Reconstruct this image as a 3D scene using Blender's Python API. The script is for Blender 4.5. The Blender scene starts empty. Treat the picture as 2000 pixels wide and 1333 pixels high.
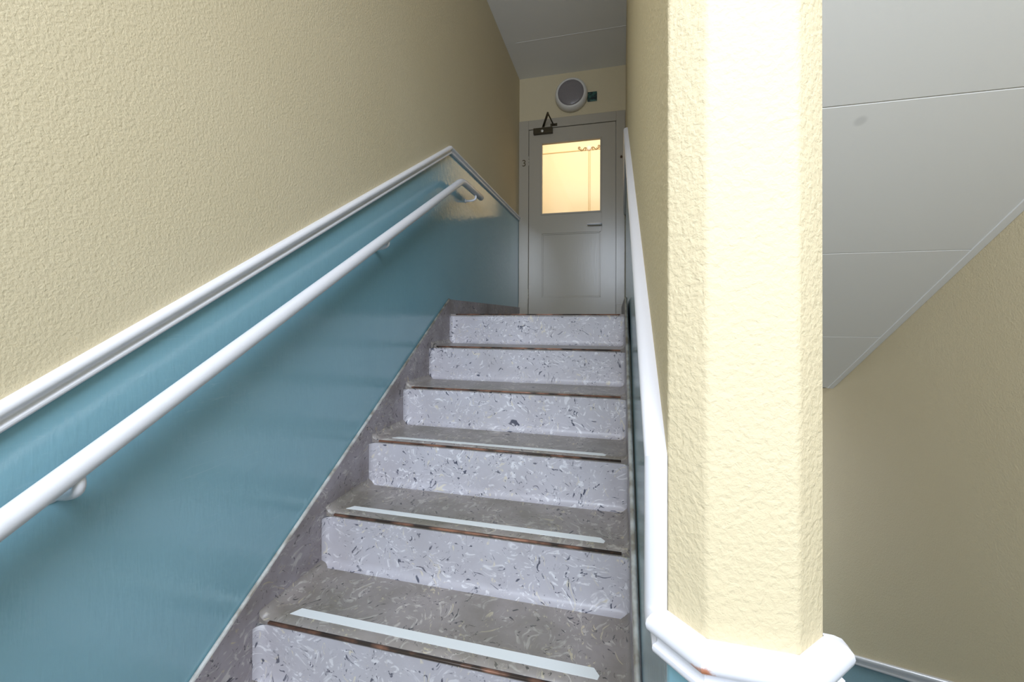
import bpy, bmesh, math, random
from mathutils import Vector, Matrix
PI = math.pi
sc = bpy.context.scene
COL = sc.collection

# ------------------------------------------------------------------ camera
# origin of the world = the eye of the photographer; X across the stair, Y up the flight
F_PX, VX, HY, ROLL, PIT = 818.52, 1206.66, 615.5, -.0035, .0061
th = math.atan((VX - 1000) / F_PX)
c_, s_ = math.cos(th), math.sin(th)
cp, sp = math.cos(PIT), math.sin(PIT)
cr, sr = math.cos(ROLL), math.sin(ROLL)
fw = Vector((-s_ * cp, c_ * cp, sp))
up0 = Vector((s_ * sp, -c_ * sp, cp))
rt0 = Vector((c_, s_, 0))
rt = cr * rt0 - sr * up0
up = sr * rt0 + cr * up0
cam_d = bpy.data.cameras.new('camera')
cam_d.sensor_width = 36
cam_d.lens = F_PX / 2000 * 36
cam_d.shift_y = -(666.5 - HY) / 2000
cam_d.clip_start = .01
cam = bpy.data.objects.new('camera', cam_d)
m = Matrix((rt, up, -fw)).transposed().to_4x4()
cam.matrix_world = m
COL.objects.link(cam)
sc.camera = cam

# ------------------------------------------------------------------ world, light, exposure
w = bpy.data.worlds.new('world'); sc.world = w
w.use_nodes = True
w.node_tree.nodes['Background'].inputs[0].default_value = (.75, .87, 1, 1)
w.node_tree.nodes['Background'].inputs[1].default_value = 1.0
sc.view_settings.view_transform = 'Standard'
sc.view_settings.look = 'None'
sc.view_settings.gamma = 1
sc.view_settings.use_curve_mapping = False
sc.view_settings.exposure = 0.0

def area(name, loc, target, sx, sy, power, col):
    l = bpy.data.lights.new(name, 'AREA'); l.shape = 'RECTANGLE'
    l.size, l.size_y, l.energy, l.color = sx, sy, power, col
    o = bpy.data.objects.new(name, l); o.location = loc
    d = Vector(target) - Vector(loc)
    o.rotation_euler = d.to_track_quat('-Z', 'Y').to_euler()
    COL.objects.link(o); return o
# daylight falling through the landing window behind the camera
WIN = (-.55, .70, .30, 2.05)      # x0, x1, z0, z1 of the window opening
WY = -1.08
area('daylight', ((WIN[0]+WIN[1])/2, WY - .16, (WIN[2]+WIN[3])/2), ((WIN[0]+WIN[1])/2, 2, (WIN[2]+WIN[3])/2 - 1.6), 1.0, 1.45, 98, (.778, .86, 1))
# added fill light outside an added window below, brightens the lower right wall
area('fill_light_below', (.72, 4.46, -1.45), (.72, 2, -1.6), .62, 1.1, 21, (.80, .865, 1))
# ceiling lamp of the hallway beyond the door
area('hallway_lamp_light', (-.4, 4.75, 2.60), (-.4, 5.6, 1.2), 1.6, .5, 25, (1, .85, .64))

# ------------------------------------------------------------------ materials
def mat(name, col, rough=.5, spec=.5, metal=0):
    m = bpy.data.materials.new(name); m.use_nodes = True
    b = m.node_tree.nodes['Principled BSDF']
    b.inputs['Base Color'].default_value = (*col, 1)
    b.inputs['Roughness'].default_value = rough
    b.inputs['Specular IOR Level'].default_value = spec
    b.inputs['Metallic'].default_value = metal
    return m, m.node_tree.nodes, m.node_tree.links, b
def srgb(r, g, b):
    f = lambda v: (v/255/12.92) if v/255 <= .04045 else ((v/255+.055)/1.055)**2.4
    return (f(r), f(g), f(b))
def coords(N, L, scale=(1, 1, 1), rot=(0, 0, 0)):
    t = N.new('ShaderNodeTexCoord'); mp = N.new('ShaderNodeMapping')
    mp.inputs['Scale'].default_value = scale; mp.inputs['Rotation'].default_value = rot
    L.new(t.outputs['Object'], mp.inputs['Vector']); return mp.outputs['Vector']
def noise(N, L, vec, scale, detail=3, rough=.5, dist=0):
    n = N.new('ShaderNodeTexNoise')
    n.inputs['Scale'].default_value = scale; n.inputs['Detail'].default_value = detail
    n.inputs['Roughness'].default_value = rough; n.inputs['Distortion'].default_value = dist
    L.new(vec, n.inputs['Vector']); return n.outputs['Fac']
def ramp(N, L, fac, stops):
    r = N.new('ShaderNodeValToRGB')
    e = r.color_ramp.elements
    e[0].position, e[0].color = stops[0][0], (*stops[0][1], 1)
    e[1].position, e[1].color = stops[-1][0], (*stops[-1][1], 1)
    for p, c in stops[1:-1]:
        x = e.new(p); x.color = (*c, 1)
    L.new(fac, r.inputs['Fac']); return r.outputs['Color']
def mix(N, L, fac, a, b, blend='MIX'):
    x = N.new('ShaderNodeMix'); x.data_type = 'RGBA'; x.blend_type = blend
    def put(v, s):
        if isinstance(v, tuple): s.default_value = (*v, 1)
        elif isinstance(v, (int, float)): s.default_value = v
        else: L.new(v, s)
    put(fac, x.inputs[0]); put(a, x.inputs[6]); put(b, x.inputs[7]); return x.outputs[2]
def math_(N, L, op, a, b=None):
    x = N.new('ShaderNodeMath'); x.operation = op
    for i, v in enumerate((a, b)):
        if v is None: continue
        if isinstance(v, (int, float)): x.inputs[i].default_value = v
        else: L.new(v, x.inputs[i])
    return x.outputs[0]
def bump(N, L, b, h, strength, dist, prev=None):
    x = N.new('ShaderNodeBump'); x.inputs['Strength'].default_value = strength; x.inputs['Distance'].default_value = dist
    L.new(h, x.inputs['Height'])
    if prev: L.new(prev, x.inputs['Normal'])
    if b: L.new(x.outputs['Normal'], b.inputs['Normal'])
    return x.outputs['Normal']

# textured cream-yellow wall paint
M_wall, N, L, b = mat('cream_plaster', srgb(226, 208, 158), .8, .2)
v = coords(N, L)
n1 = noise(N, L, v, 150, 3, .55, .3); n2 = noise(N, L, v, 48, 2, .5, .3); n3 = noise(N, L, v, 2.2, 3)
L.new(mix(N, L, n3, srgb(210, 196, 162), srgb(215, 202, 171)), b.inputs['Base Color'])
p = bump(N, L, None, n2, .16, .004)
bump(N, L, b, n1, .62, .0028, p)

# glossy teal dado paint
M_teal, N, L, b = mat('teal_gloss_paint', srgb(100, 156, 172), .13, 1.0)
v = coords(N, L)
vs = coords(N, L, (1, 1, .16))
n1 = noise(N, L, vs, 120, 3, .55, .4); n2 = noise(N, L, v, 30, 2, .5, .3); n3 = noise(N, L, v, 3, 3)
vd = coords(N, L, (.5, .12, 1.6), (math.radians(-52), 0, 0))
sc1 = noise(N, L, vd, 26, 2, .5, .7)
line = ramp(N, L, math_(N, L, 'ABSOLUTE', math_(N, L, 'SUBTRACT', sc1, .5)), [(0, (1, 1, 1)), (.006, (0, 0, 0))])
patch = ramp(N, L, noise(N, L, v, 2.6, 2), [(.50, (0, 0, 0)), (.66, (.5, .5, .5))])
lw = mix(N, L, 1.0, line, patch, 'MULTIPLY')
base = mix(N, L, n3, srgb(128, 172, 186), srgb(139, 183, 196))
L.new(mix(N, L, lw, base, srgb(160, 195, 205)), b.inputs['Base Color'])
p = bump(N, L, None, n2, .2, .004)
bump(N, L, b, n1, .28, .0016, p)

# white gloss paint of rails and trim
M_white, N, L, b = mat('white_gloss_paint', srgb(228, 228, 232), .28, .5)
v = coords(N, L); bump(N, L, b, noise(N, L, v, 60, 2), .12, .002)
M_trim, N, L, b = mat('white_trim_paint', srgb(240, 240, 243), .3, .5)
tc = N.new('ShaderNodeTexCoord')
vm = N.new('ShaderNodeVectorMath'); vm.operation = 'DISTANCE'
L.new(tc.outputs['Object'], vm.inputs[0]); vm.inputs[1].default_value = (.076, .412, -.3245)
nz = noise(N, L, tc.outputs['Object'], 160, 3)
dd = math_(N, L, 'ADD', vm.outputs['Value'], math_(N, L, 'MULTIPLY', math_(N, L, 'SUBTRACT', nz, .5), .016))
chip = ramp(N, L, dd, [(.0075, (1, 1, 1)), (.0092, (0, 0, 0))])
L.new(mix(N, L, chip, srgb(222, 222, 228), srgb(190, 120, 80)), b.inputs['Base Color'])
bump(N, L, b, noise(N, L, tc.outputs['Object'], 60, 2), .12, .002)

# ceiling board
M_ceil, N, L, b = mat('ceiling_board', srgb(232, 232, 230), .7, .3)
v = coords(N, L); n1 = noise(N, L, v, 260, 2)
vm = N.new('ShaderNodeVectorMath'); vm.operation = 'DISTANCE'
L.new(coords(N, L), vm.inputs[0]); vm.inputs[1].default_value = (.649, 1.355, .546)
spot = ramp(N, L, vm.outputs['Value'], [(.010, (1, 1, 1)), (.018, (0, 0, 0))])
L.new(mix(N, L, math_(N, L, 'MULTIPLY', spot, .25), srgb(232, 232, 230), srgb(150, 150, 150)), b.inputs['Base Color'])
bump(N, L, b, n1, .1, .001)

# door paint
M_door, N, L, b = mat('door_paint', srgb(178, 170, 154), .25, .6)
vs = coords(N, L, (1, 1, .1)); bump(N, L, b, noise(N, L, vs, 90, 2), .12, .0015)

# marbled linoleum
def lino(name, base_a, base_b, dark, light, cream, dirt, dirt_col, rough):
    M, N, L, b = mat(name, base_a, rough, .45)
    v = coords(N, L)
    wv = N.new('ShaderNodeTexNoise'); wv.inputs['Scale'].default_value = 6; wv.inputs['Detail'].default_value = 2
    L.new(v, wv.inputs['Vector'])
    vm = N.new('ShaderNodeVectorMath'); vm.operation = 'MULTIPLY_ADD'
    L.new(wv.outputs['Color'], vm.inputs[0]); vm.inputs[1].default_value = (.16, .16, .16); L.new(v, vm.inputs[2])
    def flecks(scale, stretch, lo, hi, dist, off):
        mp = N.new('ShaderNodeMapping'); mp.inputs['Scale'].default_value = stretch
        mp.inputs['Location'].default_value = (off, off*1.7, off*.6)
        L.new(vm.outputs['Vector'], mp.inputs['Vector'])
        n = noise(N, L, mp.outputs['Vector'], scale, 3, .55, dist)
        return ramp(N, L, n, [(lo, (0, 0, 0)), (hi, (1, 1, 1))])
    n0 = noise(N, L, v, 9, 4, .6, .5)
    col = mix(N, L, n0, base_a, base_b)
    col = mix(N, L, flecks(21, (1, .7, 1.5), .565, .66, 2.2, 3), col, light)
    col = mix(N, L, flecks(17, (1.6, 1, .8), .63, .69, 2.4, 9), col, cream)
    col = mix(N, L, flecks(22, (1.1, 1, 1.5), .64, .68, 2.2, 15), col, dark)
    col = mix(N, L, flecks(20, (1.8, 1.6, .8), .655, .70, 2.2, 27), col, dark)
    if dirt:
        d = ramp(N, L, noise(N, L, v, 5, 4, .6), [(.35, (0, 0, 0)), (.7, (dirt, dirt, dirt))])
        col = mix(N, L, d, col, dirt_col)
    L.new(col, b.inputs['Base Color'])
    bump(N, L, b, noise(N, L, v, 140, 2), .15, .001)
    return M
M_riser = lino('marbled_linoleum', srgb(188, 184, 191), srgb(211, 208, 214), srgb(74, 78, 96), srgb(238, 236, 240), srgb(226, 218, 202), .35, srgb(158, 150, 150), .38)
M_tread = lino('worn_shaded_linoleum', srgb(152, 143, 140), srgb(174, 165, 162), srgb(66, 66, 74), srgb(206, 199, 192), srgb(212, 200, 174), .8, srgb(118, 112, 98), .34)  # foot wear and dirt, plus tread shade put into the darker base colours
M_strg = lino('skirting_linoleum', srgb(154, 146, 152), srgb(178, 170, 176), srgb(62, 62, 76), srgb(204, 198, 196), srgb(198, 184, 162), .8, srgb(118, 108, 102), .36)

M_copper, N, L, b = mat('worn_copper_edge', srgb(120, 82, 62), .38, .5, .6)
v = coords(N, L)
L.new(ramp(N, L, noise(N, L, v, 12, 3), [(.42, srgb(70, 58, 50)), (.6, srgb(168, 120, 96))]), b.inputs['Base Color'])
b.inputs['Metallic'].default_value = .2
M_tape, N, L, b = mat('white_grip_tape', srgb(244, 246, 245), .7, .2)
v = coords(N, L); bump(N, L, b, noise(N, L, v, 300, 2), .2, .0005)
M_bead, N, L, b = mat('pale_filler_bead', srgb(196, 196, 190), .5)
v = coords(N, L); L.new(ramp(N, L, noise(N, L, v, 22, 3), [(.35, srgb(150, 142, 130)), (.6, srgb(206, 206, 202))]), b.inputs['Base Color'])
M_black, *_ = mat('dark_gap', srgb(40, 32, 26), .8)
M_bronze, N, L, b = mat('dark_bronze', srgb(74, 66, 48), .4, .5, .5)
M_lampw, *_ = mat('lamp_housing', srgb(222, 218, 210), .35)
M_diff, N, L, b = mat('prismatic_diffuser', srgb(128, 122, 122), .25, .6)
v = coords(N, L); bump(N, L, b, noise(N, L, v, 120, 1), .5, .003)
M_green, N, L, b = mat('dark_green_plate', srgb(38, 66, 58), .4)
v = coords(N, L); L.new(ramp(N, L, noise(N, L, v, 40, 2), [(.4, srgb(22, 36, 36)), (.6, srgb(52, 96, 84))]), b.inputs['Base Color'])
M_metal, *_ = mat('satin_metal', srgb(225, 222, 214), .35, .5, .25)
M_brown, *_ = mat('brown_plastic', srgb(84, 60, 38), .5)
M_ochre, *_ = mat('ochre_numeral', srgb(88, 74, 44), .5)
M_hall, *_ = mat('hallway_paint', srgb(248, 238, 214), .7, .2)
M_hline, *_ = mat('hallway_moulding', srgb(214, 190, 140), .6)
M_orn, *_ = mat('brass_scroll', srgb(150, 126, 84), .5)
M_orn2, *_ = mat('white_boss', srgb(240, 236, 240), .5)
M_frame, *_ = mat('window_frame_paint', srgb(240, 240, 240), .35)
M_glass = bpy.data.materials.new('clear_glass'); M_glass.use_nodes = True
N, L = M_glass.node_tree.nodes, M_glass.node_tree.links
N.clear()
o_ = N.new('ShaderNodeOutputMaterial'); t_ = N.new('ShaderNodeBsdfTransparent'); g_ = N.new('ShaderNodeBsdfGlossy')
g_.inputs['Roughness'].default_value = .03
mx = N.new('ShaderNodeMixShader'); mx.inputs[0].default_value = .06
L.new(t_.outputs[0], mx.inputs[1]); L.new(g_.outputs[0], mx.inputs[2]); L.new(mx.outputs[0], o_.inputs[0])

# ------------------------------------------------------------------ mesh helpers
def add_poly(bm, pts, mi=0, smooth=False):
    f = bm.faces.new([bm.verts.new(p) for p in pts]); f.material_index = mi; f.smooth = smooth; return f
def box(bm, x0, x1, y0, y1, z0, z1, mi=0):
    v = [bm.verts.new(p) for p in ((x0,y0,z0),(x1,y0,z0),(x1,y1,z0),(x0,y1,z0),(x0,y0,z1),(x1,y0,z1),(x1,y1,z1),(x0,y1,z1))]
    for f in ((0,3,2,1),(4,5,6,7),(0,1,5,4),(1,2,6,5),(2,3,7,6),(3,0,4,7)):
        bm.faces.new([v[i] for i in f]).material_index = mi
def prism(bm, pts, ax, a, c, mi=0, smooth=False):
    """extrude an outline (list of 2D points) along axis ax from a to c"""
    def P(p, t):
        return {0: (t, p[0], p[1]), 1: (p[0], t, p[1]), 2: (p[0], p[1], t)}[ax]
    A = [bm.verts.new(P(p, a)) for p in pts]; B = [bm.verts.new(P(p, c)) for p in pts]
    n = len(pts)
    bm.faces.new(A).material_index = mi; bm.faces.new(B[::-1]).material_index = mi
    for i in range(n):
        f = bm.faces.new((A[i], B[i], B[(i+1) % n], A[(i+1) % n])); f.material_index = mi; f.smooth = smooth
def loft(bm, rings, closed=True, caps=True, smooth=True, mi=0):
    R = [[bm.verts.new(p) for p in r] for r in rings]
    n = len(R[0])
    for a, c in zip(R, R[1:]):
        for i in range(n if closed else n-1):
            f = bm.faces.new((a[i], a[(i+1) % n], c[(i+1) % n], c[i])); f.smooth = smooth; f.material_index = mi
    if caps and closed:
        bm.faces.new(R[0][::-1]).material_index = mi; bm.faces.new(R[-1]).material_index = mi
def tube(bm, pts, r, n=20, flat=1.0, flat_axis=None):
    pts = [Vector(p) for p in pts]; rings = []
    ref = None
    for i, p in enumerate(pts):
        t = ((pts[min(i+1, len(pts)-1)] - pts[max(i-1, 0)])).normalized()
        if ref is None:
            ref = t.orthogonal() if flat_axis is None else Vector(flat_axis)
        a = (ref - t*ref.dot(t)).normalized(); b2 = t.cross(a); ref = a
        rr = r[i] if isinstance(r, (list, tuple)) else r
        rings.append([p + (a*math.cos(2*PI*k/n)*flat + b2*math.sin(2*PI*k/n))*rr for k in range(n)])
    loft(bm, rings)
def lathe(bm, prof, origin, axis, n=40):
    """prof: (radius, distance along axis)"""
    ax = Vector(axis).normalized(); u = ax.orthogonal().normalized(); w2 = ax.cross(u); o = Vector(origin)
    rings = [[o + ax*d + (u*math.cos(2*PI*k/n) + w2*math.sin(2*PI*k/n))*max(r, 1e-4) for k in range(n)] for r, d in prof]
    loft(bm, rings)
def obj(name, bm, mats, parent=None, label=None, bevel=0, seg=2, autos=True):
    bmesh.ops.recalc_face_normals(bm, faces=bm.faces)
    me = bpy.data.meshes.new(name); bm.to_mesh(me); bm.free()
    if not isinstance(mats, (list, tuple)): mats = [mats]
    for x in mats: me.materials.append(x)
    o = bpy.data.objects.new(name, me); COL.objects.link(o)
    if parent:
        o.parent = parent; o.matrix_parent_inverse = Matrix.Translation(-parent.location)
    if label: o['label'] = label
    if bevel:
        md = o.modifiers.new('bevel', 'BEVEL'); md.width = bevel; md.segments = seg; md.limit_method = 'ANGLE'; md.angle_limit = .6
    return o
def struct(o, label=None, cat=None):
    o['kind'] = 'structure'
    if label: o['label'] = label
    if cat: o['category'] = cat
    return o
def tag(o, label, cat, group=None):
    o['label'] = label; o['category'] = cat
    if group: o['group'] = group
    return o
def thing(name, label, cat, loc, group=None):
    o = bpy.data.objects.new(name, None); o.location = loc; o.empty_display_size = .05
    COL.objects.link(o); return tag(o, label, cat, group)
BM = bmesh.new

# ------------------------------------------------------------------ measures
XL, XR, XR2, XQ = -1.0, .0503, .1915, 1.2417      # left wall, middle wall (two faces), right wall
T, RS = .2802, .1758                              # going, rise
Y0, Z0 = 2.3826, .0192                            # top nosing
FLOOR = Z0 - 8*RS
K = RS/T
YD = 4.25                                         # door wall
ZC = 2.488                                        # ceiling
YA, CH = .4317, .0322                             # end face of the middle wall, its chamfer
YC = YA + CH
ZT = -.3037                                       # top of the trim round the wall end
XD = .072                                         # middle wall face where it meets the door wall
DEEP = FLOOR - 8*RS                               # half landing below
rail_z = lambda y: -.4351 + K*y                   # upper edge of sloping dado trim
YP, ZP = 2.377, 1.046                             # peak of the trim
rail_r = lambda y: -.1468 - K*y                   # the same on the right-hand wall
YLB = (ZT + .4351)/K
YRB = (-.1468 - ZT)/K

# ------------------------------------------------------------------ walls
dn = .02
# left wall: teal below the trim, cream above
bm = BM()
top = [(WY, ZT-dn), (YLB, ZT-dn), (YP, ZP-dn), (YD, ZP-dn)]
prism(bm, [(WY, FLOOR-.02), (YD, FLOOR-.02)] + top[::-1], 0, XL-.12, XL, 1)
prism(bm, top + [(YD, ZC+.1), (WY, ZC+.1)], 0, XL-.12, XL, 0)
struct(obj('wall_left', bm, [M_wall, M_teal]))

# right-hand wall beside the flight going down
bm = BM()
YR2 = 2.6
YR3 = YR2 + .6
top = [(WY, ZT-dn), (YRB, ZT-dn), (YR3, rail_r(YR3)-dn), (YD, rail_r(YR3)-dn)]
prism(bm, [(WY, DEEP-.1), (YD, DEEP-.1)] + top[::-1], 0, XQ, XQ+.12, 1)
prism(bm, top + [(YD, ZC+.1), (WY, ZC+.1)], 0, XQ, XQ+.12, 0)
struct(obj('wall_right', bm, [M_wall, M_teal]))

# middle wall between the two flights with its chamfered end
def round_corner(p0, p1, p2, r, n=5):
    p0, p1, p2 = Vector(p0), Vector(p1), Vector(p2)
    a = (p0-p1).normalized(); b2 = (p2-p1).normalized()
    half = a.angle(b2)/2; d = r/math.tan(half)
    s, e = p1 + a*d, p1 + b2*d
    return [tuple((1-t)**2*s + 2*t*(1-t)*p1 + t*t*e) for t in [i/n for i in range(n+1)]]
bm = BM()
YS = .495
A0, A1, B1, C1, D1 = (XR, YS), (XR, YC), (XR+CH, YA), (XR2-CH, YA), (XR2, YC)
E1 = (XR2, YS)
plan = [A0] + round_corner(A0, A1, B1, .009) + round_corner(A1, B1, C1, .011) + round_corner(B1, C1, D1, .011) + round_corner(C1, D1, E1, .007) + [E1]
def wall_end(z0, z1, mi):
    lo = [bm.verts.new((*p, z0)) for p in plan]; hi = [bm.verts.new((*p, z1)) for p in plan]
    for i in range(len(plan)-1):
        f = bm.faces.new((lo[i], lo[i+1], hi[i+1], hi[i])); f.material_index = mi; f.smooth = True
wall_end(ZT-dn, ZC+.05, 0)
wall_end(DEEP-.1, ZT-dn, 1)
xm = (XR+XR2)/2
top = [(YS, rail_z(YS)-dn), (YP, ZP-dn), (YD, ZP-dn)]
prism(bm, [(YS, FLOOR-.3), (YD, FLOOR-.3)] + top[::-1], 0, XR, xm, 1)
prism(bm, top + [(YD, ZC+.05), (YP, ZC+.05), (YS, ZC+.05)], 0, XR, xm, 0)
top = [(YS, ZT-dn-K*(YS-YC)), (YR2, ZT-dn-K*(YR2-YC)), (YD, ZT-dn-K*(YR2-YC))]
prism(bm, [(YS, DEEP-.1), (YD, DEEP-.1)] + top[::-1], 0, xm, XR2, 1)
prism(bm, top + [(YD, ZC+.05), (YS, ZC+.05)], 0, xm, XR2, 0)
for v in bm.verts:
    if abs(v.co.x-XR) < 1e-4 and v.co.y > 4: v.co.x = XD
bmesh.ops.recalc_face_normals(bm, faces=bm.faces)
struct(obj('wall_center', bm, [M_wall, M_teal]))

# door wall, with the opening of the door
OX0, OX1, OZ1 = -.905, -.008, 1.955
bm = BM()
for (x0, x1, z0, z1) in ((XL-.12, OX0, Z0-.05, ZC+.1), (OX1, XR2, Z0-.05, ZC+.1), (OX0, OX1, OZ1, ZC+.1), (XL-.12, XR2, DEEP-.1, Z0-.05), (XR2, .38, DEEP-.1, ZC+.1), (1.06, XQ+.12, DEEP-.1, ZC+.1), (.38, 1.06, DEEP-.1, -2.05), (.38, 1.06, -.85, ZC+.1)):
    box(bm, x0, x1, YD, YD+.14, z0, z1, 0)
struct(obj('wall_back', bm, M_wall))
# wall behind the camera with the landing window
bm = BM()
for (x0, x1, z0, z1) in ((XL-.12, WIN[0], FLOOR-.1, ZC+.1), (WIN[1], XQ+.12, FLOOR-.1, ZC+.1), (WIN[0], WIN[1], WIN[3], ZC+.1)):
    box(bm, x0, x1, WY-.12, WY, z0, z1, 0)
box(bm, WIN[0], WIN[1], WY-.12, WY, ZT-dn, WIN[2], 0)
box(bm, WIN[0], WIN[1], WY-.12, WY, FLOOR-.1, ZT-dn, 1)
struct(obj('wall_front', bm, [M_wall, M_teal]))
bm = BM()
fx = .045
x0, x1, z0, z1 = WIN
box(bm, x0, x1, WY-.09, WY-.04, z0, z0+fx); box(bm, x0, x1, WY-.09, WY-.04, z1-fx, z1)
box(bm, x0, x0+fx, WY-.09, WY-.04, z0+fx, z1-fx); box(bm, x1-fx, x1, WY-.09, WY-.04, z0+fx, z1-fx)
win = struct(obj('window_1', bm, M_frame))
bm = BM(); box(bm, x0+fx, x1-fx, WY-.07, WY-.064, z0+fx, z1-fx); obj('window_pane', bm, M_glass, win)

bm = BM()
for (a, b_, c, d) in ((.38, 1.06, -2.05, -2.01), (.38, 1.06, -.89, -.85), (.38, .42, -2.01, -.89), (1.02, 1.06, -2.01, -.89)): box(bm, a, b_, YD+.04, YD+.09, c, d)
win_added = struct(obj('window_added', bm, M_frame))  # unseen window added for the fill light on the half landing below
bm = BM(); box(bm, .42, 1.02, YD+.06, YD+.066, -2.01, -.89); obj('window_pane', bm, M_glass, win_added)

# floors
bm = BM(); box(bm, XL, XQ, WY, .30, FLOOR-.15, FLOOR); box(bm, XL, XR2, .30, .42, FLOOR-.15, FLOOR)
struct(obj('floor', bm, M_tread))
bm = BM(); box(bm, XL, XR, Y0+.03, YD, Z0-.18, Z0); struct(obj('floor', bm, M_tread))
bm = BM(); box(bm, XR2, XQ, .30+8*T, YD, DEEP-.15, DEEP); struct(obj('floor', bm, M_tread))
# ceiling over the stairwell, with its board joint
bm = BM()
YJ = 3.68
box(bm, XL, XQ, WY, YJ-.0012, ZC, ZC+.1); box(bm, XL, XQ, YJ+.0012, YD, ZC, ZC+.1); box(bm, XL, XQ, YJ-.002, YJ+.002, ZC+.002, ZC+.1)
box(bm, -.90, XD, YJ-.006, YJ-.0012, ZC-.0018, ZC)
struct(obj('ceiling', bm, M_ceil))

# boarded underside of the flight above the right-hand stair
HS, KS = 1.3967, .6274
sz = lambda y: HS - KS*y
YE = 2.885
bm = BM()
joints = [WY, -.786, -.263, .261, .788, 1.311, 1.834, 2.367, YE]
XS1 = 1.216
for a, c in zip(joints, joints[1:]):
    g = .0022
    prism(bm, [(a+g, sz(a+g)), (c-g, sz(c-g)), (c-g, sz(c-g)+.012), (a+g, sz(a+g)+.012)], 0, XR2-.0, XS1, 0)
prism(bm, [(WY, sz(WY)+.006), (YE, sz(YE)+.006), (YE, sz(YE)+.2), (WY, sz(WY)+.2)], 0, XR2, XQ, 0)
so = struct(obj('ceiling_soffit', bm, M_ceil))
bm = BM()
prism(bm, [(WY, sz(WY)-.004), (YE, sz(YE)-.004), (YE, sz(YE)+.01), (WY, sz(WY)+.01)], 0, XS1-.004, XQ)
obj('cover_strip', bm, M_ceil, so, bevel=.002)
# the dark broken edge where the boards end
bm = BM()
prism(bm, [(YE-.004, sz(YE)+.004), (YE+.006, sz(YE)-.003), (YE+.012, sz(YE)+.05), (YE, sz(YE)+.05)], 0, XR2, 1.205)
obj('broken_edge', bm, M_black, so)
bm = BM(); box(bm, XR2, XQ, YE+.01, YD, sz(YE)+.02, Z0)
struct(obj('ceiling', bm, M_ceil))

# ------------------------------------------------------------------ dado trim
PROF = [(0, 0), (.010, .0004), (.0165, .0022), (.0210, .0070), (.0222, .0120), (.0210, .0170), (.0175, .0204), (.0132, .0222), (.0108, .0250), (.0100, .0300), (.0108, .0322), (.0130, .0328), (.0150, .0346), (.0155, .0375), (.0146, .0408), (.0120, .0428), (0, .0430)]
def trim(name, segs, end, material, prof=PROF):
    """segs: (start point of the upper edge, outward normal, downward direction)"""
    bm = BM(); rings = []
    def ring(P, O, W):
        return [Vector(P) + O*o + W*w for o, w in prof]
    for i, (P, n, d) in enumerate(segs):
        n, d = Vector(n).normalized(), Vector(d).normalized()
        if i == 0:
            rings.append(ring(P, n, d))
        else:
            n0, d0 = Vector(segs[i-1][1]).normalized(), Vector(segs[i-1][2]).normalized()
            rings.append(ring(P, (n0+n)/(1+n0.dot(n)), (d0+d)/(1+d0.dot(d))))
    rings.append(ring(end, Vector(segs[-1][1]).normalized(), Vector(segs[-1][2]).normalized()))
    # each straight length gets its own vertices so that the mitres stay crisp
    for a, c in zip(rings, rings[1:]):
        A = [bm.verts.new(p) for p in a]; B = [bm.verts.new(p) for p in c]
        for i in range(len(A)-1):
            try:
                f = bm.faces.new((A[i], A[i+1], B[i+1], B[i])); f.smooth = True
            except ValueError: pass
    for r in (rings[0], rings[-1]):
        bm.faces.new([bm.verts.new(p) for p in r])
    o = obj(name, bm, material)
    md = o.modifiers.new('edges', 'EDGE_SPLIT'); md.split_angle = math.radians(38)
    return struct(o)
al = math.atan(K); ds = (0, math.sin(al), -math.cos(al)); D = (0, 0, -1)
dsr = (0, -math.sin(al), -math.cos(al))
trim('trim_1', [((XL, WY, ZT), (1, 0, 0), D), ((XL, YLB, ZT), (1, 0, 0), ds), ((XL, YP, ZP), (1, 0, 0), D)], (XL, YD-.028, ZP), M_white)
s2 = math.sqrt(.5)
nx = Vector((-(YD-YP), (XD-XR), 0)).normalized()
trim('trim_2', [((XD, YD-.028, ZP), (-1, 0, 0), D), ((XR, YP, ZP), (-1, 0, 0), ds), ((XR, YC, rail_z(YC)), (-1, 0, 0), (0, 1, 0)),
     ((XR, YC, ZT), (-1, 0, 0), D), ((XR, YC, ZT), (-1, -1, 0), D), ((XR+CH, YA, ZT), (0, -1, 0), D),
     ((XR2-CH, YA, ZT), (1, -1, 0), D), ((XR2, YC, ZT), (1, 0, 0), D), ((XR2, YC+.004, ZT), (1, 0, 0), dsr)], (XR2, YR2, ZT-K*(YR2-YC)), M_trim)
trim('trim_3', [((XQ, WY, ZT), (-1, 0, 0), D), ((XQ, YRB, ZT), (-1, 0, 0), dsr), ((XQ, YR2+.6, rail_r(YR2+.6)), (-1, 0, 0), D)], (XQ, YD, rail_r(YR2+.6)), M_white)

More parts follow.
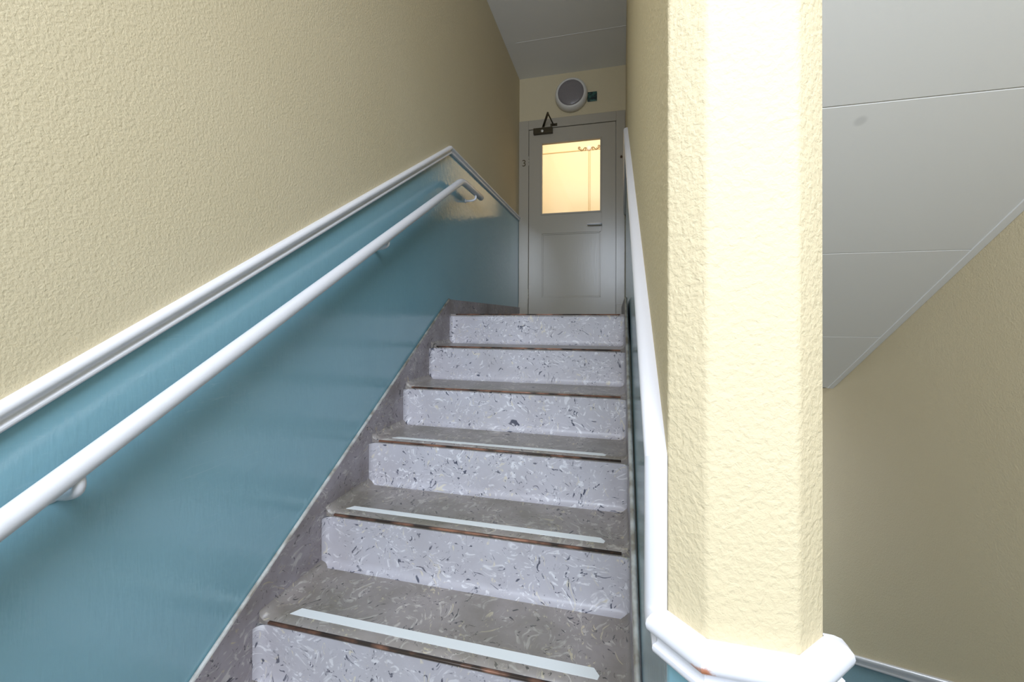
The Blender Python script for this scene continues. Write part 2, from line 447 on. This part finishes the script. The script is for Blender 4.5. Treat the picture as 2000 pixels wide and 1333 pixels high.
# ------------------------------------------------------------------ staircase
def cove(d, r):
    return 0 if d >= r else r - math.sqrt(max(0, r*r - (r-d)**2))
def frange(a, c, n): return [a + (c-a)*i/n for i in range(n+1)]
def make_flight(name, label, xl, xr, y0, z0, n, dirn, taped):
    """steps counted downwards from the upper nosing (y0,z0); dirn=+1 climbs with Y"""
    st = thing(name, label, 'stairs', (xl/2+xr/2, y0, z0-n*RS))
    r = .024
    xs = [xl + r*t for t in (0, .06, .18, .36, .6, 1)] + frange(xl+r, xr-r, 12)[1:-1] + [xr - r*t for t in (1, .6, .36, .18, .06, 0)]
    for i in range(n+1):
        zt = z0 - i*RS; yn = y0 - dirn*i*T
        if i < n:                                   # riser below this nosing
            zs = [zt - RS + r*t for t in (0, .06, .18, .36, .6, 1)] + [zt-.012]
            bm = BM(); G = []
            for z in zs:
                row = []
                for x in xs:
                    c = max(cove(x-xl, r), cove(xr-x, r), cove(z-(zt-RS), r))
                    c = min(r, math.hypot(max(cove(x-xl, r), cove(xr-x, r)), cove(z-(zt-RS), r)))
                    row.append(bm.verts.new((x, yn + dirn*(.003 - c), z)))
                G.append(row)
            for a, c in zip(G, G[1:]):
                for j in range(len(xs)-1):
                    f = bm.faces.new((a[j], a[j+1], c[j+1], c[j])); f.smooth = True
            obj('riser', bm, M_riser, st)
        if i > 0:
            ys = [yn] + [yn + dirn*t for t in (.05, .12, .2)] + [yn + dirn*(T+.003 - r*t) for t in (1, 0)]
            bm = BM(); G = []
            for y in ys:
                row = []
                for x in xs:
                    fade = min(1, abs(y-yn)/.03)
                    c = min(r, math.hypot(max(cove(x-xl, r), cove(xr-x, r)), 0))
                    row.append(bm.verts.new((x, y, zt + c)))
                G.append(row)
            for a, c in zip(G, G[1:]):
                for j in range(len(xs)-1):
                    f = bm.faces.new((a[j], a[j+1], c[j+1], c[j])); f.smooth = True
            # front lip under the nosing
            lip = [bm.verts.new((x, yn + dirn*.003, zt-.012)) for x in xs]
            for j in range(len(xs)-1):
                bm.faces.new((G[0][j], G[0][j+1], lip[j+1], lip[j]))
            td = obj('tread', bm, M_tread, st)
        else:
            bm = BM(); box(bm, xl, xr, min(yn, yn+dirn*.034), max(yn, yn+dirn*.034), zt-.012, zt); td = obj('tread', bm, M_tread, st)
        bm = BM()
        a, c = xl+.034, xr-.022
        p = [(0, -.0055), (-.0035, -.0045), (-.0042, -.001), (-.003, .0012), (.004, .0016), (.004, 0)]
        prism(bm, [(yn+dirn*u, zt+v) for u, v in p], 0, a, c, 0, True)
        tag_ = obj('nosing_strip', bm, M_copper, td)
        if i in taped:
            xa, xb, ya, yb = taped[i]
            bm = BM()
            q = [(xa-.012, ya), (xb+.008, ya-.004), (xb+.012, ya+.008), (xb-.002, yb), (xa+.006, yb)]
            prism(bm, q, 2, zt+.0004, zt+.0016)
            obj('grip_tape', bm, M_tape, td, label='white grip tape')
    return st
XSL, XSR = -.985, .034
flight = make_flight('staircase', 'grey marbled linoleum staircase climbing to the white glazed door', XSL, XSR, Y0, Z0, 8, 1,
    {3: (-.905, -.052, Y0-3*T+.042, Y0-3*T+.062), 4: (-.925, -.048, Y0-4*T+.046, Y0-4*T+.070), 5: (-.905, -.053, Y0-5*T+.041, Y0-5*T+.069)})
# stair skirtings: lino upstands with a pale bead on top
SKH = -1.3798
YK, ZK = 2.372, .115
def skirting(x0, x1, side):
    bm = BM()
    sk = lambda y: SKH + K*y
    ys = .30
    x_bot = [(.30, FLOOR), (.30, sk(.30)+.0)]
    outline = [(ys, FLOOR-.02), (ys, max(sk(ys), FLOOR+.09)), ((FLOOR+.09-SKH)/K, FLOOR+.09), (YK, sk(YK)), (YD-.02, ZK-.01), (YD-.02, Z0-.05), (Y0+.25, Z0-.05), (.85, FLOOR-.02)]
    prism(bm, outline, 0, x0, x1)
    o = struct(obj('baseboard_' + side, bm, M_strg))
    bm = BM()
    pts = [((x0+x1)/2, (FLOOR+.09-SKH)/K, FLOOR+.09), ((x0+x1)/2, YK, sk(YK))]
    tube(bm, pts, abs(x1-x0)*.45, 8)
    obj('edge_bead', bm, M_bead, o)
skirting(XL, XSL-.0005, 'left')
skirting(XSR+.0005, XR, 'right')
# flight going down on the right-hand side
make_flight('staircase', 'descending linoleum staircase behind the chamfered wall end, mostly hidden', XR2+.004, XQ-.004, .30, FLOOR, 8, -1, {})

# ------------------------------------------------------------------ handrail
XH = -.93
p1 = Vector((XH, .05, -.319 + (.05-.45)*.590)); bend = Vector((XH, 2.415, .838)); pe = Vector((XH, 2.79, .838))
d1 = (p1-bend).normalized(); rr = .06
bz = [bend + d1*rr]
for i in range(1, 9):
    t = i/9; a = bend + d1*rr; c = bend + Vector((0, rr, 0))
    bz.append((1-t)**2*a + 2*t*(1-t)*bend + t*t*c)
bz.append(bend + Vector((0, rr, 0)))
hr = thing('handrail', 'white tubular handrail sloping along the teal wall on the left', 'handrail', (XL, 1.0, -.3))
bm = BM(); tube(bm, [p1, *bz, pe], .0205, 28); obj('rail_tube', bm, M_white, hr, bevel=.003)
rz = lambda y: -.319 + (y-.45)*.5903 if y < 2.36 else .838
def bracket(y, drop, wdt, yoff=0):
    z = rz(y)
    bm = BM()
    pts = [(XL, y-yoff, z-drop), (XL+.018, y-yoff*.8, z-drop-.001), (XL+.045, y-yoff*.4, z-drop), (XH-.004, y, z-drop+.007), (XH+.004, y, z-drop+.018), (XH+.002, y, z-.018)]
    # smooth the arm
    P = [Vector(q) for q in pts]; out = []
    for i in range(len(P)-1):
        a, b2, c2, d2 = P[max(i-1, 0)], P[i], P[i+1], P[min(i+2, len(P)-1)]
        for k in range(6):
            t = k/6
            out.append(.5*((2*b2) + (c2-a)*t + (2*a-5*b2+4*c2-d2)*t*t + (3*b2-3*c2+d2-a)*t**3))
    out.append(P[-1])
    n = len(out)
    rad = [wdt*(1.25 - .35*min(1, i/(n*.35))) for i in range(n)]
    tube(bm, out, rad, 16)
    o = obj('bracket', bm, M_white, hr)
    bm = BM(); lathe(bm, [(0, 0), (wdt*2.0, 0), (wdt*2.0, .002), (wdt*1.6, .0045), (0, .005)], (XL, y-yoff, z-drop), (1, 0, 0), 28)
    obj('wall_plate', bm, M_white, o)
bracket(.535, .052, .0105); bracket(1.56, .048, .0085); bracket(2.665, .052, .007)

# ------------------------------------------------------------------ door and its surround
dt = struct(bpy.data.objects.new('door_1', None)); COL.objects.link(dt); dt.location = (-.455, YD, Z0)
dt['label'] = 'pale grey painted door with a glass pane at the top of the stairs'
LX0, LX1, LZ0, LZ1 = -.893, -.024, Z0+.006, 1.936
WX0, WX1, WZ0, WZ1 = -.757, -.167, 1.066, 1.787
yf = YD - .012
bm = BM()
for (x0, x1, z0, z1) in ((LX0, WX0, LZ0, LZ1), (WX1, LX1, LZ0, LZ1), (WX0, WX1, WZ1, LZ1)):
    box(bm, x0, x1, yf, yf+.04, z0, z1)
box(bm, WX0, WX1, yf, yf+.04, .86, WZ0)
box(bm, WX0, WX1, yf, yf+.04, LZ0, .205)
bmesh.ops.remove_doubles(bm, verts=bm.verts, dist=1e-5)
obj('leaf', bm, M_door, dt)
bm = BM()
px0, px1, pz0, pz1 = WX0, WX1, .205, .86
box(bm, px0, px1, yf+.010, yf+.03, pz0, pz1)
obj('panel', bm, M_door, dt)
# mouldings round the lower panel and the glass
def frame_strip(bm, x0, x1, z0, z1, wd, ya, yb):
    for pts in (((x0, z0), (x1, z0), (x1-wd, z0+wd), (x0+wd, z0+wd)), ((x0, z1), (x0+wd, z1-wd), (x1-wd, z1-wd), (x1, z1)),
                ((x0, z0), (x0+wd, z0+wd), (x0+wd, z1-wd), (x0, z1)), ((x1, z0), (x1, z1), (x1-wd, z1-wd), (x1-wd, z0+wd))):
        prism(bm, pts, 1, ya, yb)
bm = BM(); frame_strip(bm, px0-.0, px1, pz0, pz1, .014, yf+.004, yf+.012); obj('panel_moulding', bm, M_door, dt, bevel=.002)
bm = BM(); frame_strip(bm, WX0-.014, WX1+.010, WZ0-.016, WZ1+.012, .016, yf-.007, yf+.002); obj('glazing_bead', bm, M_door, dt, bevel=.002)
bm = BM(); box(bm, WX0, WX1, yf+.018, yf+.022, WZ0, WZ1); obj('pane', bm, M_glass, dt)
# lock plate (a thin line) and lever handle
bm = BM(); box(bm, -.166, -.1555, yf-.0025, yf, .86, 1.05); obj('lock_plate', bm, M_door, dt, bevel=.001)
bm = BM()
tube(bm, [(-.165, yf, .925), (-.165, yf-.045, .925)], .009, 14)
hd = obj('handle', bm, M_metal, dt, label='satin metal lever handle')
bm = BM()
loft(bm, [[(x, yf-.045-dy, .925+dz) for dy, dz in ((-.006, -.009*k), (.006, -.009*k), (.008, 0), (.006, .009*k), (-.006, .009*k))] for x, k in ((-.152, .9), (-.175, 1.1), (-.25, 1.0), (-.295, .8))])
obj('lever', bm, M_white, hd)
# hinges on the left edge
for z in (1.62, .245):
    bm = BM()
    for k in range(3): tube(bm, [(LX0-.004, yf-.004, z+.034*k-.05), (LX0-.004, yf-.004, z+.034*k-.05+.031)], .006, 10)
    obj('hinge', bm, M_metal if z > 5 else M_door, dt)
# casing
bm = BM()
cx0, cx1, cz = XL+.001, XD-.006, 2.035
yo = YD-.022
box(bm, cx0, LX0-.004, yo, YD, Z0, cz); box(bm, LX1+.005, cx1, yo, YD, Z0, cz); box(bm, LX0-.004, LX1+.005, yo, YD, LZ1+.005, cz)
obj('casing', bm, M_door, dt, bevel=.003)
bm = BM()
box(bm, LX0-.016, LX0-.004, YD, YD+.13, Z0, LZ1+.016); box(bm, LX1+.004, LX1+.014, YD, YD+.13, Z0, LZ1+.016); box(bm, LX0-.004, LX1+.004, YD, YD+.13, LZ1+.006, LZ1+.016)
box(bm, LX0-.006, LX0+.012, yf+.041, YD+.13, Z0, LZ1+.016); box(bm, LX1-.012, LX1+.006, yf+.041, YD+.13, Z0, LZ1+.016); box(bm, LX0-.004, LX1+.004, yf+.041, YD+.13, LZ1-.012, LZ1+.008)
obj('jamb', bm, M_door, dt)
bm = BM(); box(bm, LX1+.008, cx1+.002, yo-.008, yo, Z0, Z0+.11); box(bm, cx0, LX0-.008, yo-.006, yo, Z0, Z0+.13); obj('plinth_block', bm, M_door, dt, bevel=.002)

# door closer
dc = thing('door_closer', 'dark bronze door closer with folded arm at the top left of the door', 'door closer', (-.735, YD-.02, 1.93))
ya = yf-.0
bm = BM(); box(bm, -.842, -.645, ya-.045, ya, 1.878, 1.935); obj('body', bm, M_bronze, dc, bevel=.004)
bm = BM(); lathe(bm, [(0, 0), (.013, 0), (.014, .006), (.010, .010), (0, .011)], (-.748, ya-.044, 1.897), (0, -1, 0), 20); obj('valve_cap', bm, M_metal, dc, label='pale round valve cap')
bm = BM(); tube(bm, [(-.742, ya-.025, 1.935), (-.742, ya-.025, 1.95)], .012, 14)
ar = obj('arm', bm, M_bronze, dc)
el = Vector((-.655, 3.965, 1.957))
def bar(bm, p, q, w2, t2):
    p, q = Vector(p), Vector(q); d = (q-p).normalized(); s = d.cross(Vector((0, 0, 1))).normalized()*w2; u = s.cross(d).normalized()*t2
    loft(bm, [[c + s+u, c - s+u, c - s-u, c + s-u] for c in (p, q)], smooth=False)

bm = BM(); bar(bm, (-.742, ya-.025, 1.952), el, .011, .003); obj('main_arm', bm, M_bronze, ar, bevel=.001)
bm = BM(); bar(bm, el + Vector((0, 0, .006)), (-.640, yo-.022, 1.966), .006, .003); tube(bm, [el-Vector((0, 0, .006)), el+Vector((0, 0, .012))], .009, 12); obj('link_arm', bm, M_bronze, ar)
bm = BM(); box(bm, -.670, -.600, yo-.004, yo, 1.950, 1.978); box(bm, -.652, -.618, yo-.034, yo, 1.956, 1.962); obj('foot_bracket', bm, M_bronze, dc, bevel=.001)

# number on the casing, and the little brown knob on the other side
cu = bpy.data.curves.new('digit', 'FONT'); cu.body = '3'; cu.size = .095; cu.extrude = .0018; cu.align_x = 'CENTER'
to = bpy.data.objects.new('digit', cu); COL.objects.link(to)
bpy.context.view_layer.update()
me = bpy.data.meshes.new_from_object(to.evaluated_get(bpy.context.evaluated_depsgraph_get()))
bpy.data.objects.remove(to)
me.materials.clear(); me.materials.append(M_ochre)
no = bpy.data.objects.new('door_number', me); COL.objects.link(no)
no.location = (-.944, yo-.0018, 1.566); no.rotation_euler = (PI/2, 0, 0)
tag(no, 'small ochre numeral 3 on the left door casing', 'door number')
bm = BM(); lathe(bm, [(0, 0), (.011, 0), (.011, .003), (.006, .006), (.006, .014), (.010, .018), (.009, .024), (0, .026)], (.030, yo, 1.575), (0, -1, 0), 20)
tag(obj('knob', bm, M_brown), 'tiny dark brown knob on the right door casing', 'knob')

# round bulkhead lamp
lc = (-.457, YD, 2.237)
lt = thing('wall_lamp', 'round white bulkhead lamp with grey diffuser above the door', 'wall lamp', lc)
bm = BM(); lathe(bm, [(0, 0), (.156, 0), (.162, .006), (.163, .045), (.158, .070), (.148, .088), (.136, .096), (.130, .096), (.128, .086), (0, .086)], lc, (0, -1, 0), 64)
obj('housing', bm, M_lampw, lt)
bm = BM(); lathe(bm, [(.127, .086), (.127, .091), (.110, .096), (.08, .100), (.04, .102), (0, .103)], lc, (0, -1, 0), 64)
obj('diffuser', bm, M_diff, lt, label='grey prismatic diffuser')
# green plate with its screw beside the lamp
jb = thing('junction_box', 'small dark green electrical plate beside the round lamp', 'junction box', (-.251, YD, 2.213))
bm = BM(); box(bm, -.300, -.205, YD-.010, YD, 2.165, 2.262); obj('plate', bm, M_green, jb, bevel=.005)
bm = BM(); lathe(bm, [(0, 0), (.006, 0), (.005, .002), (0, .0025)], (-.216, YD-.010, 2.177), (0, -1, 0), 14); obj('screw', bm, M_black, jb)

# ------------------------------------------------------------------ hallway behind the door
HY0, HY1, HX0, HX1, HZC = YD+.14, 5.8, -2.4, 1.3, 2.75
bm = BM(); box(bm, HX0, HX1, HY0-.1, HY1, Z0-.15, Z0); struct(obj('floor', bm, M_tread))
bm = BM(); box(bm, HX0-.1, HX1+.1, HY1, HY1+.1, Z0-.15, HZC+.1); struct(obj('wall_hallway_back', bm, M_hall))
bm = BM(); box(bm, HX0-.1, HX0, HY0-.1, HY1, Z0-.15, HZC+.1); struct(obj('wall_hallway_left', bm, M_hall))
bm = BM(); box(bm, HX1, HX1+.1, HY0-.1, HY1, Z0-.15, HZC+.1); struct(obj('wall_hallway_right', bm, M_hall))
bm = BM()
for (x0, x1, z0, z1) in ((HX0, OX0, Z0, HZC), (OX1, HX1, Z0, HZC), (OX0, OX1, OZ1, HZC)): box(bm, x0, x1, HY0-.01, HY0+.004, z0, z1)
struct(obj('wall_hallway_front', bm, M_hall))
bm = BM(); box(bm, HX0, HX1, HY0-.02, HY1, HZC, HZC+.1); struct(obj('ceiling', bm, M_hall))
bm = BM(); box(bm, HX0, HX1, HY1-.008, HY1, 2.292, 2.304); struct(obj('trim_4', bm, M_hline))
bm = BM(); box(bm, -.393, -.385, HY1-.008, HY1, Z0, 2.292); box(bm, -.371, -.366, HY1-.008, HY1, Z0, 2.292); struct(obj('trim_5', bm, M_hline))
orn = thing('wall_ornament', 'scrolled beige ornament seen high through the door glass', 'ornament', (-.385, HY1-.01, 2.31))
bm = BM(); lathe(bm, [(0, 0), (.034, 0), (.030, .012), (.014, .022), (0, .024)], (-.385, HY1-.008, 2.318), (0, -1, 0), 20); obj('boss', bm, M_orn2, orn, label='white round boss')
for sg in (-1, 1):
    bm = BM(); pts = []
    for i in range(29):
        t = i/28
        x = .03 + .10*t; z = 2.316 + .016*math.sin(t*7) - .008*t
        pts.append((-.385 + sg*x, HY1-.014, z))
    a0 = pts[-1]
    for i in range(1, 22):
        t = i/21; an = t*1.6*PI; q = .018*(1-.6*t)
        pts.append((a0[0] + sg*(.018*math.sin(an)*(1-.5*t)), HY1-.014, a0[2] + .018*(1-math.cos(an))*(1-.4*t)))
    tube(bm, pts, .0045, 8)
    for k in range(3):
        tube(bm, [(-.385+sg*(.045+.028*k), HY1-.014, 2.316), (-.385+sg*(.052+.028*k), HY1-.014, 2.288+.01*k)], .004, 8)
    obj('scroll', bm, M_orn, orn)
